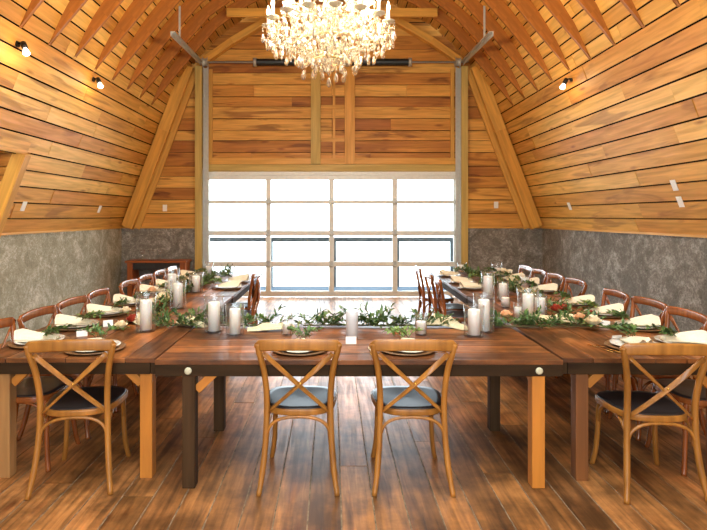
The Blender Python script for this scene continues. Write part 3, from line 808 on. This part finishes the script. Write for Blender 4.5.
def flat(kind):
    t = thing(kind, '', kind, group='gold flatware')
    mb = MB(); mb.sweep([(0, -.1, .006), (0, -.02, .006), (0, .03, .009)], rounded(.004, .0015, .001, 2), up=(0, 0, 1)); mb.build('handle', 'brass', t)
    mb = MB()
    if kind == 'fork':
        mb.box((0, .045, .009), (.022, .03, .002))
        for q in range(4): mb.box((-.0095 + q * .0063, .078, .009), (.0028, .04, .002))
        mb.build('tines', 'brass', t)
    else:
        mb.box((.002, .075, .008), (.016, .09, .002)); mb.build('blade', 'brass', t)
    return t
for kind, x, y, r, lab in (('fork', 1.70, 3.36, .35, 'gold fork left of the near end plate on the right table, outer one'), ('fork', 1.745, 3.35, .35, 'gold fork left of the near end plate on the right table, inner one'),
        ('fork', .24, 3.3, 0, 'gold fork left of the right middle chair'), ('knife', .70, 3.3, 0, 'gold knife right of the right middle chair'),
        ('knife', .03, 3.3, 0, 'gold knife right of the left middle chair'), ('fork', -.43, 3.3, 0, 'gold fork left of the left middle chair')):
    instance(kind, lambda: flat(kind), lab, (x, y, TZ), r)

# ------------------------------------------------------------------ candles
def vase_mb(r, h, t=.003):
    return MB().lathe([(.001, 0), (r * .96, 0), (r, .006), (r, h * .7), (r * 1.04, h), (r * 1.04 - t, h), (r - t, h * .7), (r - t, .012), (.001, .01)], 32)
def candle(px, py, r, ch, gr, gh, where, frost=False, zt=TZ):
    p = at(px, py, zt)
    d = p.y
    v = vase_mb(gr, gh).build('hurricane_vase', 'glass_frost' if frost else 'glass'); v.location = p
    tag(v, '%s glass vase %s' % ('frosted' if frost else 'clear', where), 'vase', 'glass cylinders around the candles')
    t = thing('pillar_candle', 'ivory %s candle in glass %s' % ('votive' if ch < .1 else 'pillar', where.replace('on the ', 'on ', 1)), 'candle', p + V((0, 0, .0125)), 0, 'ivory candles on the tables')
    MB().lathe([(.001, 0), (r, 0), (r, ch - .006), (r * .94, ch), (r * .8, ch - .002), (r * .5, ch - .008), (.001, ch - .009)], 28).build('wax_body', 'wax', t)
    MB().tube([(0, 0, ch - .01), (.001, 0, ch + .006), (.004, 0, ch + .012)], .0015, 6).build('wick', 'wick', t)
T0 = 'on the front table, '
candle(214, 332, .042, .205, .07, .27, T0 + 'taller of the two at its left end')
candle(235, 335, .038, .175, .066, .22, T0 + 'shorter of the two at its left end')
candle(287, 335, .03, .075, .04, .15, T0 + 'behind the left middle chair')
candle(352, 337, .038, .175, .042, .18, T0 + 'at its centre above the place card', True)
candle(421, 335, .034, .085, .042, .16, T0 + 'behind the right middle chair')
candle(474, 336, .042, .175, .07, .22, T0 + 'shorter of the two at its right end')
candle(484, 332, .040, .225, .074, .28, T0 + 'taller of the two at its right end')
T1 = 'on the left tables, '
candle(146, 331, .042, .215, .07, .285, T1 + 'nearest the camera by the flowers')
candle(178, 308.5, .042, .215, .07, .26, T1 + 'second from the camera')
candle(172, 300, .042, .25, .07, .32, T1 + 'tall one behind the second')
candle(196, 292.5, .042, .17, .075, .22, T1 + 'alone in the middle of the back half')
candle(217.5, 283.5, .03, .08, .04, .11, T1 + 'small one near the inner far plates')
candle(209, 275.5, .045, .12, .06, .2, T1 + 'at the far end')
T2 = 'on the right tables, '
candle(528, 318.5, .042, .19, .085, .25, T2 + 'left one of the pair nearest the camera')
candle(540, 316, .042, .14, .055, .19, T2 + 'right one of the pair nearest the camera')
candle(518, 319, .028, .085, .036, .13, T2 + 'small one beside the nearest pair')
candle(505.5, 307.5, .036, .08, .042, .1, T2 + 'short one halfway along the inner edge')
candle(503, 301, .042, .16, .055, .2, T2 + 'behind the short one halfway along')
candle(488, 299, .046, .22, .065, .28, T2 + 'tall one behind the front garland')
candle(525, 288, .044, .11, .05, .15, T2 + 'beside the middle plates of the back half')
candle(462, 271.5, .06, .085, .07, .14, T2 + 'at the far inner corner')
candle(497, 273.5, .055, .07, .075, .16, T2 + 'at the far end in the middle')

# ------------------------------------------------------------------ garlands, runners, flowers
def garland(pts, seed, label, dens=330, h=.09, wd=.075):
    rnd = random.Random(seed); t = thing('leaf_garland', label, 'garland', (0, 0, TZ), 0, 'greenery garlands along the tables')
    base = smooth_path([V(p) for p in pts], 6); L = sum((base[i + 1] - base[i]).length for i in range(len(base) - 1))
    st = MB(); st.tube([p + V((0, 0, .012)) for p in base], .006, 6)
    lf = MB()
    for k in range(int(L * 58)):
        i = rnd.randrange(len(base) - 1); p = base[i].lerp(base[i + 1], rnd.random()) + V((0, 0, .012)); t_ = (base[i + 1] - base[i]).normalized()
        sd = V((-t_.y, t_.x, 0)); d = (t_ * rnd.choice((-1, 1)) * rnd.uniform(.3, 1) + sd * rnd.uniform(-.8, .8) + V((0, 0, rnd.uniform(.0, .85)))).normalized()
        ln = rnd.uniform(.08, .19); q = [p, p + d * ln * .5 + V((0, 0, .006)), p + d * ln]
        for a in q: a.z = max(a.z, .006)
        st.tube(q, .0018, 4)
        n = int(dens / 26 * 1.0)
        for j in range(n):
            u = .15 + .85 * j / n; b_ = q[0].lerp(q[1], u * 2) if u < .5 else q[1].lerp(q[2], u * 2 - 1)
            ld = d + V((rnd.uniform(-.9, .9), rnd.uniform(-.9, .9), rnd.uniform(-.4, .8)))
            l = rnd.uniform(.034, .062); ld.normalize()
            if b_.z + ld.z * l < .004: ld.z = abs(ld.z)
            lf.leaf(b_, ld, (rnd.uniform(-.5, .5), rnd.uniform(-.5, .5), 1), l, l * rnd.uniform(.25, .42))
    lf.build('leaves', 'leaf', t); st.build('stems', 'stem', t); return t
garland([(-1.33, 4.03, 0), (-1.0, 4.05, 0), (-.7, 4.03, 0), (-.42, 4.05, 0)], 1, 'olive leaf garland on the left half of the front table')
garland([(-.22, 4.04, 0), (.1, 4.06, 0), (.5, 4.03, 0), (.98, 4.05, 0)], 2, 'olive leaf garland across the middle of the front table')
garland([(1.12, 4.05, 0), (1.4, 4.0, 0), (1.8, 4.02, 0), (2.12, 3.93, 0)], 3, 'olive leaf garland from the front table onto the right table')
garland([(-1.5, 4.35, 0), (-1.55, 4.8, 0), (-1.5, 5.3, 0)], 4, 'olive leaf garland on the left table beside the nearest candles', 200)
garland([(-1.6, 5.75, 0), (-1.55, 6.4, 0), (-1.6, 7.1, 0), (-1.5, 7.8, 0)], 5, 'olive leaf garland along the far left table', 180)
garland([rt(1.95, 4.35), rt(1.9, 4.9), rt(1.95, 5.4)], 6, 'olive leaf garland on the right table behind the nearest candles', 200)
garland([rt(1.95, 5.8), rt(1.9, 6.5), rt(1.95, 7.2), rt(1.85, 7.85)], 7, 'olive leaf garland along the far right table', 180)
def runner(pts, seed, label, w=.07, h=.05):
    rnd = random.Random(seed); p = smooth_path([V((x, y, z + TZ)) for x, y, z in pts], 8); n = len(p); mb = MB(); m = 14
    for i, q in enumerate(p):
        t_ = (p[min(i + 1, n - 1)] - p[max(i - 1, 0)]).normalized(); sd = V((-t_.y, t_.x, 0)).normalized(); u = i / (n - 1); e = math.sin(PI * min(1, max(0.04, u))) ** .5
        for j in range(m):
            a = j / (m - 1) * 2 - 1
            z = h * e * (1 - a * a) * (.75 + .25 * math.sin(u * 17 + seed)) + .012 * math.sin(a * 8 + u * 9 + seed) * (1 - a * a) + .004
            mb.v.append(q + sd * a * w * e + V((0, 0, max(.003, z))))
        for j in range(m):
            a = j / (m - 1) * 2 - 1; mb.v.append(q + sd * a * w * e + V((0, 0, .001)))
    for i in range(n - 1):
        for j in range(m - 1):
            a = i * 2 * m + j; mb.face([a, a + 1, a + 2 * m + 1, a + 2 * m], None, True)
            a += m; mb.face([a, a + 2 * m, a + 2 * m + 1, a + 1], None, True)
    o = mb.build('gauze_runner', 'gauze'); tag(o, label, 'table runner', 'cream gauze runners'); return o
runner([(-1.2, 4.08, .0), (-1.08, 4.1, .015), (-.95, 4.02, .0)], 1, 'cream gauze gathered at the left end of the front garland', .06, .055)
runner([(-.62, 3.88, 0), (-.5, 3.9, .01), (-.35, 3.95, .01), (-.28, 4.0, 0)], 2, 'cream gauze lying before the front garland, left of centre', .045, .04)
runner([(.7, 4.06, 0), (.8, 4.08, .02), (.9, 4.03, .01), (1.0, 3.9, 0)], 3, 'cream gauze mound with a tail behind the right middle chair', .055, .07)
runner([(1.45, 4.12, 0), (1.65, 4.18, .02), (1.9, 4.14, .02), (2.05, 4.08, 0)], 4, 'cream gauze draped over the garland on the right table', .05, .05)
runner([(-1.62, 4.22, 0), (-1.52, 4.18, .02), (-1.45, 4.08, 0)], 5, 'cream gauze by the flowers on the left table', .06, .06)
runner([(-1.75, 5.0, 0), (-1.7, 5.35, .02), (-1.72, 5.7, 0)], 6, 'cream gauze in the middle of the left tables', .06, .06)
p0, p1, p2 = rt(2.0, 5.3), rt(2.05, 5.7), rt(2.0, 6.2); runner([(p.x, p.y, z) for p, z in ((p0, 0), (p1, .02), (p2, 0))], 7, 'cream gauze in the middle of the right tables', .06, .06)
def rose(px, py, r, mat, label, z=.02):
    p = at(px, py, TZ + z); rnd = random.Random(int(px * 7 + py)); 
    lift = .03 if px > 500 or r < .031 else .0; r *= 1.25
    t = thing('rose', label, 'flower', (p.x, p.y, TZ + lift), 0, 'roses and blooms among the greenery')
    mb = MB(); mb.ball((0, 0, r * .9), r * .55, 10)
    for ring, (n, rr, tl) in enumerate(((4, .5, .25), (6, .75, .6), (7, .95, 1.0))):
        for k in range(n):
            a = 2 * PI * k / n + ring * .5 + rnd.uniform(-.1, .1); c = V((math.cos(a), math.sin(a), 0)); s = V((-c.y, c.x, 0)); b0 = len(mb.v)
            for i in range(4):
                for j in range(5):
                    u = i / 3; v = j / 4 * 2 - 1
                    mb.v.append(V((0, 0, max(.002, r * (.35 + (1.25 - .3 * ring) * u * (1 - .12 * v * v))))) + c * r * (rr * .5 + rr * .5 * u ** .7 + tl * .3 * u * u - .18 * v * v) + s * v * r * .62 * math.sin(PI * (.2 + .55 * u)))
            for i in range(3):
                for j in range(4): q = b0 + i * 5 + j; mb.face([q, q + 1, q + 6, q + 5], None, True)
    mb.build('petals', mat, t)
    st = MB()
    for k in range(5):
        a = 2 * PI * k / 5 + .3; st.leaf((0, 0, r * .3), (math.cos(a), math.sin(a), .05), (0, 0, 1), r * 1.7, r * .8)
    st.build('sepals', 'leaf', t)
rose(121, 327, .034, 'rose_cream', 'cream rose before the nearest candle on the left table')
rose(126, 315, .03, 'rose_cream', 'pale bloom left of the nearest candle on the left table')
rose(133, 321, .036, 'rose_red', 'rust red flower beside the nearest candle on the left table')
rose(158, 309, .03, 'rose_red', 'small orange red flower right of the nearest candle on the left table')
rose(164, 300, .04, 'rose_cream', 'cream rose left of the second candle on the left table')
rose(183, 281, .05, 'rose_cream', 'cream rose on the far left table before the console')
rose(152, 292, .04, 'rose_peach', 'peach rose in the middle of the left tables')
rose(593, 328, .042, 'rose_cream', 'large cream rose at the right end of the garland')
rose(580, 323, .034, 'rose_peach', 'peach rose at the right end of the garland')
rose(556, 314, .036, 'rose_red', 'rust red flower in the garland right of the candles')
rose(565, 313, .032, 'rose_red', 'rust red flower further right in the garland')
rose(506, 320, .034, 'rose_peach', 'peach rose left of the nearest candles on the right table')
rose(552, 308, .026, 'rose_cream', 'small cream bloom right of the nearest candles')
rose(512, 285, .045, 'rose_cream', 'cream rose on the far right table beside the candles')
rose(503, 276, .05, 'rose_cream', 'pale cream rose near the far end of the right tables')
rose(592, 318, .026, 'rose_red', 'small red bud beside the large cream rose')

# ------------------------------------------------------------------ console against the back wall
t = thing('wooden_console', 'red brown wooden console against the back concrete wall in the left corner', 'console table', (-3.33, 10.2, 0))
mb = MB(); mb.box((0, 0, .735), (1.16, .42, .04)); mb.build('top', 'console', t, bevel=.004)
for s in (-1, 1):
    mb = MB(); mb.box((s * .5, 0, .36), (.1, .34, .715)); mb.build('side_panel', 'console', t, bevel=.004)
mb = MB(); mb.box((0, -.12, .645), (.9, .03, .13)); mb.build('apron', 'seat_dark', t)
mb = MB(); mb.box((0, 0, .2), (.9, .3, .03)); mb.build('shelf', 'console', t)
for x, w in ((-.3, 'left one'), (-.12, 'middle one'), (.05, 'right one')):
    o = MB().lathe([(.001, 0), (.05, 0), (.055, .01), (.02, .03), (.014, .1), (.05, .14), (.055, .2), (.052, .2), (.046, .142), (.001, .11)], 20).build('stemmed_glass', 'glass')
    o.location = (-3.33 + x, 10.12, .755); tag(o, 'small clear stemmed glass on the wooden console, ' + w, 'glass', 'glasses on the console')

# ------------------------------------------------------------------ chandelier
CH = V((-.03, 5.2, 0))
ch = thing('crystal_chandelier', 'large lit crystal chandelier with candle arms hanging above the open middle of the tables', 'chandelier', CH)
mb = MB(); prof = [(.001, 3.0), (.05, 3.02), (.07, 3.08), (.04, 3.14), (.09, 3.2), (.11, 3.28), (.05, 3.36), (.035, 3.5), (.06, 3.58), (.035, 3.66), (.03, 3.85), (.05, 3.95), (.02, 4.05), (.001, 4.06)]
mb.lathe(prof, 16); mb.build('column', 'crystal', ch)
mb = MB(); 
for k in range(0, 46): mb.tube([(.016 * math.cos(2 * PI * i / 10) * (k % 2), .016 * math.cos(2 * PI * i / 10) * (1 - k % 2), 4.07 + k * .0405 + .026 * math.sin(2 * PI * i / 10)) for i in range(10)], .004, 5, closed=True, up=(1, 0, 0) if k % 2 == 0 else (0, 1, 0))
mb.build('chain', 'gilt', ch)
mb = MB(); mb.lathe([(.001, 5.88), (.08, 5.9), (.1, 5.96), (.1, 6.0), (.001, 6.0)], 20); mb.build('ceiling_canopy', 'gilt', ch)
for R, z in ((.3, 3.3), (.16, 3.12)):
    mb = MB(); mb.tube([(R * math.cos(2 * PI * i / 32), R * math.sin(2 * PI * i / 32), z) for i in range(32)], .012, 8, closed=True); mb.build('crystal_ring', 'gilt', ch)
drop = MB(); drop.lathe([(.001, 0), (.011, -.012), (.016, -.03), (.014, -.046), (.001, -.06)], 6, smooth=False)
def pendant_mb(n, L=1.0):
    mb = MB()
    for i in range(n): mb.ball((0, 0, -.012 - i * .021), .0085, 6)
    z = -.012 - n * .021
    mb.lathe([(.001, z), (.008 * L, z - .012 * L), (.017 * L, z - .04 * L), (.02 * L, z - .058 * L), (.013 * L, z - .075 * L), (.001, z - .082 * L)], 6, smooth=False)
    return mb
pend = {}
def pendant(parent, loc, n, L=1.0):
    k = (n, L)
    if k not in pend:
        o = pendant_mb(n, L).build('crystal_pendant', 'crystal'); pend[k] = o; r = o
    else: r = pend[k].copy(); C.objects.link(r)
    r.parent = parent; r.location = loc
arm0 = {}
def arm(R, zp, ang, sag, npend, tag_):
    key = tag_
    if key in arm0:
        a = _copy(arm0[key], ch); a.rotation_euler = (0, 0, ang); return a
    mb = MB(); z0 = zp - .12
    mb.tube(smooth_path([(.04, 0, zp - .1), (R * .3, 0, zp - .02), (R * .6, 0, zp - sag), (R * .9, 0, zp - sag * .7), (R, 0, zp - .01)]), .011, 8)
    a = mb.build('arm', 'crystal', ch); a.rotation_euler = (0, 0, ang); arm0[key] = a
    mb = MB(); mb.lathe([(.001, zp - .02), (.03, zp - .015), (.062, zp + .006), (.064, zp + .01), (.03, zp - .006), (.001, zp - .006)], 18, (R, 0, 0)); mb.build('drip_pan', 'crystal_pan', a)
    mb = MB(); mb.lathe([(.001, zp - .006), (.016, zp - .006), (.016, zp + .105), (.012, zp + .11), (.001, zp + .11)], 12, (R, 0, 0)); mb.build('candle_sleeve', 'wax', a)
    mb = MB(); mb.lathe([(.001, zp + .105), (.01, zp + .108), (.018, zp + .13), (.015, zp + .155), (.006, zp + .185), (.001, zp + .2)], 10, (R, 0, 0)); mb.build('flame_bulb', 'bulb', a)
    for k in range(npend):
        an = 2 * PI * k / npend + .4; pendant(a, (R + .058 * math.cos(an), .058 * math.sin(an), zp), (3, 8, 5)[k % 3] if tag_ == 'o' else 2, 1.15)
    return a
for k in range(16): arm(.59, 3.44, 2 * PI * k / 16 + .1, .1, 3, 'o')
for k in range(10): arm(.4, 3.64, 2 * PI * k / 10 + .3, .07, 2, 'i')
for k in range(12):
    an = 2 * PI * k / 12; pendant(ch, (.3 * math.cos(an), .3 * math.sin(an), 3.3), 6 + (k % 3) * 2, 1.3)
for k in range(7):
    an = 2 * PI * k / 7 + .2; pendant(ch, (.16 * math.cos(an), .16 * math.sin(an), 3.12), 2 + k % 2, 1.2)
pendant(ch, (0, 0, 3.0), 1, 1.3)
def swag(a, b2, sagz):
    mb = MB(); a = V(a); b2 = V(b2); n = max(5, int((a - b2).length * 1.15 / .026))
    for i in range(n + 1):
        u = i / n; p = a.lerp(b2, u); p.z -= sagz * 4 * u * (1 - u); mb.ball(p, .0105, 6)
    mb.build('bead_strand', 'crystal', ch)
for k in range(16):
    a1 = 2 * PI * k / 16 + .1; a2 = a1 + 2 * PI / 16
    swag((.59 * math.cos(a1), .59 * math.sin(a1), 3.43), (.59 * math.cos(a2), .59 * math.sin(a2), 3.43), .09)
    swag((.59 * math.cos(a1), .59 * math.sin(a1), 3.42), (.3 * math.cos(a1), .3 * math.sin(a1), 3.3), .06)
    swag((.3 * math.cos(a1), .3 * math.sin(a1), 3.3), (.16 * math.cos(a1), .16 * math.sin(a1), 3.12), .03)
for k in range(8):
    a1 = 2 * PI * k / 8 + .3; swag((.37 * math.cos(a1), .37 * math.sin(a1), 3.65), (.03 * math.cos(a1), .03 * math.sin(a1), 3.95), .1)
    a2 = a1 + 2 * PI / 8; swag((.37 * math.cos(a1), .37 * math.sin(a1), 3.65), (.37 * math.cos(a2), .37 * math.sin(a2), 3.65), .08)
rnd = random.Random(3); mb = MB()          # the countless small prisms hung through the tiers
for k in range(560):
    u = rnd.random(); an = rnd.random() * 2 * PI; tier = rnd.random()
    if tier < .45: r_, zz = rnd.uniform(.3, .64), rnd.uniform(3.24, 3.46)
    elif tier < .8: r_, zz = rnd.uniform(.05, .42), rnd.uniform(3.3, 3.66)
    else: r_, zz = rnd.uniform(.04, .3), rnd.uniform(3.08, 3.36)
    c = V((r_ * math.cos(an), r_ * math.sin(an), zz)); s_ = rnd.uniform(.8, 1.3)
    mb.lathe([(.001, 0), (.009 * s_, -.012 * s_), (.013 * s_, -.034 * s_), (.001, -.06 * s_)], 5, c, False)
o = mb.build('crystal_prisms', 'crystal', ch, kind='stuff')
for k in range(6):
    an = 2 * PI * k / 6
    l = bpy.data.lights.new('chandelier_light', 'POINT'); l.energy = 30; l.color = (1, .86, .66); l.shadow_soft_size = .06
    lo = bpy.data.objects.new('chandelier_light', l); C.objects.link(lo); lo.parent = ch; lo.location = (.48 * math.cos(an), .48 * math.sin(an), 3.62)

# ------------------------------------------------------------------ daylight, camera
w = bpy.data.worlds.new('daylight'); bpy.context.scene.world = w; w.use_nodes = True
nt = w.node_tree; bg = nt.nodes['Background']
bg.inputs[0].default_value = (.84, .95, 1, 1); bg.inputs[1].default_value = 4.5
def portal(loc, rot, sx, sy):
    l = bpy.data.lights.new('daylight_portal', 'AREA'); l.shape = 'RECTANGLE'; l.size = sx; l.size_y = sy; l.cycles.is_portal = True
    o = bpy.data.objects.new('daylight_portal', l); C.objects.link(o); o.location = loc; o.rotation_euler = rot
portal((0, 10.56, 1.25), (-PI / 2, 0, 0), 5.0, 2.5)
portal((0, Y0 - .14, 2.05), (PI / 2, 0, 0), 4.6, 2.3)
portal((0, (SK[0] + SK[1]) / 2, 6.3), (0, 0, 0), 3.2, SK[1] - SK[0])

cam = bpy.data.cameras.new('camera'); co = bpy.data.objects.new('camera', cam); C.objects.link(co)
co.location = (0, 0, CAMZ); co.rotation_euler = (PI / 2, 0, 0)
cam.sensor_width = 36; cam.lens = F / 707 * 36; cam.shift_x = 21.5 / 707; cam.shift_y = -49 / 707
cam.clip_start = .05; cam.clip_end = 400
sc = bpy.context.scene; sc.camera = co
sc.view_settings.view_transform = 'Standard'; sc.view_settings.look = 'None'; sc.view_settings.gamma = 1; sc.view_settings.use_curve_mapping = False
sc.view_settings.exposure = 1.2
sc.cycles.max_bounces = 10; sc.cycles.diffuse_bounces = 5; sc.cycles.transparent_max_bounces = 16; sc.cycles.caustics_reflective = False; sc.cycles.caustics_refractive = False
sc.cycles.use_denoising = True; sc.cycles.sample_clamp_indirect = 8
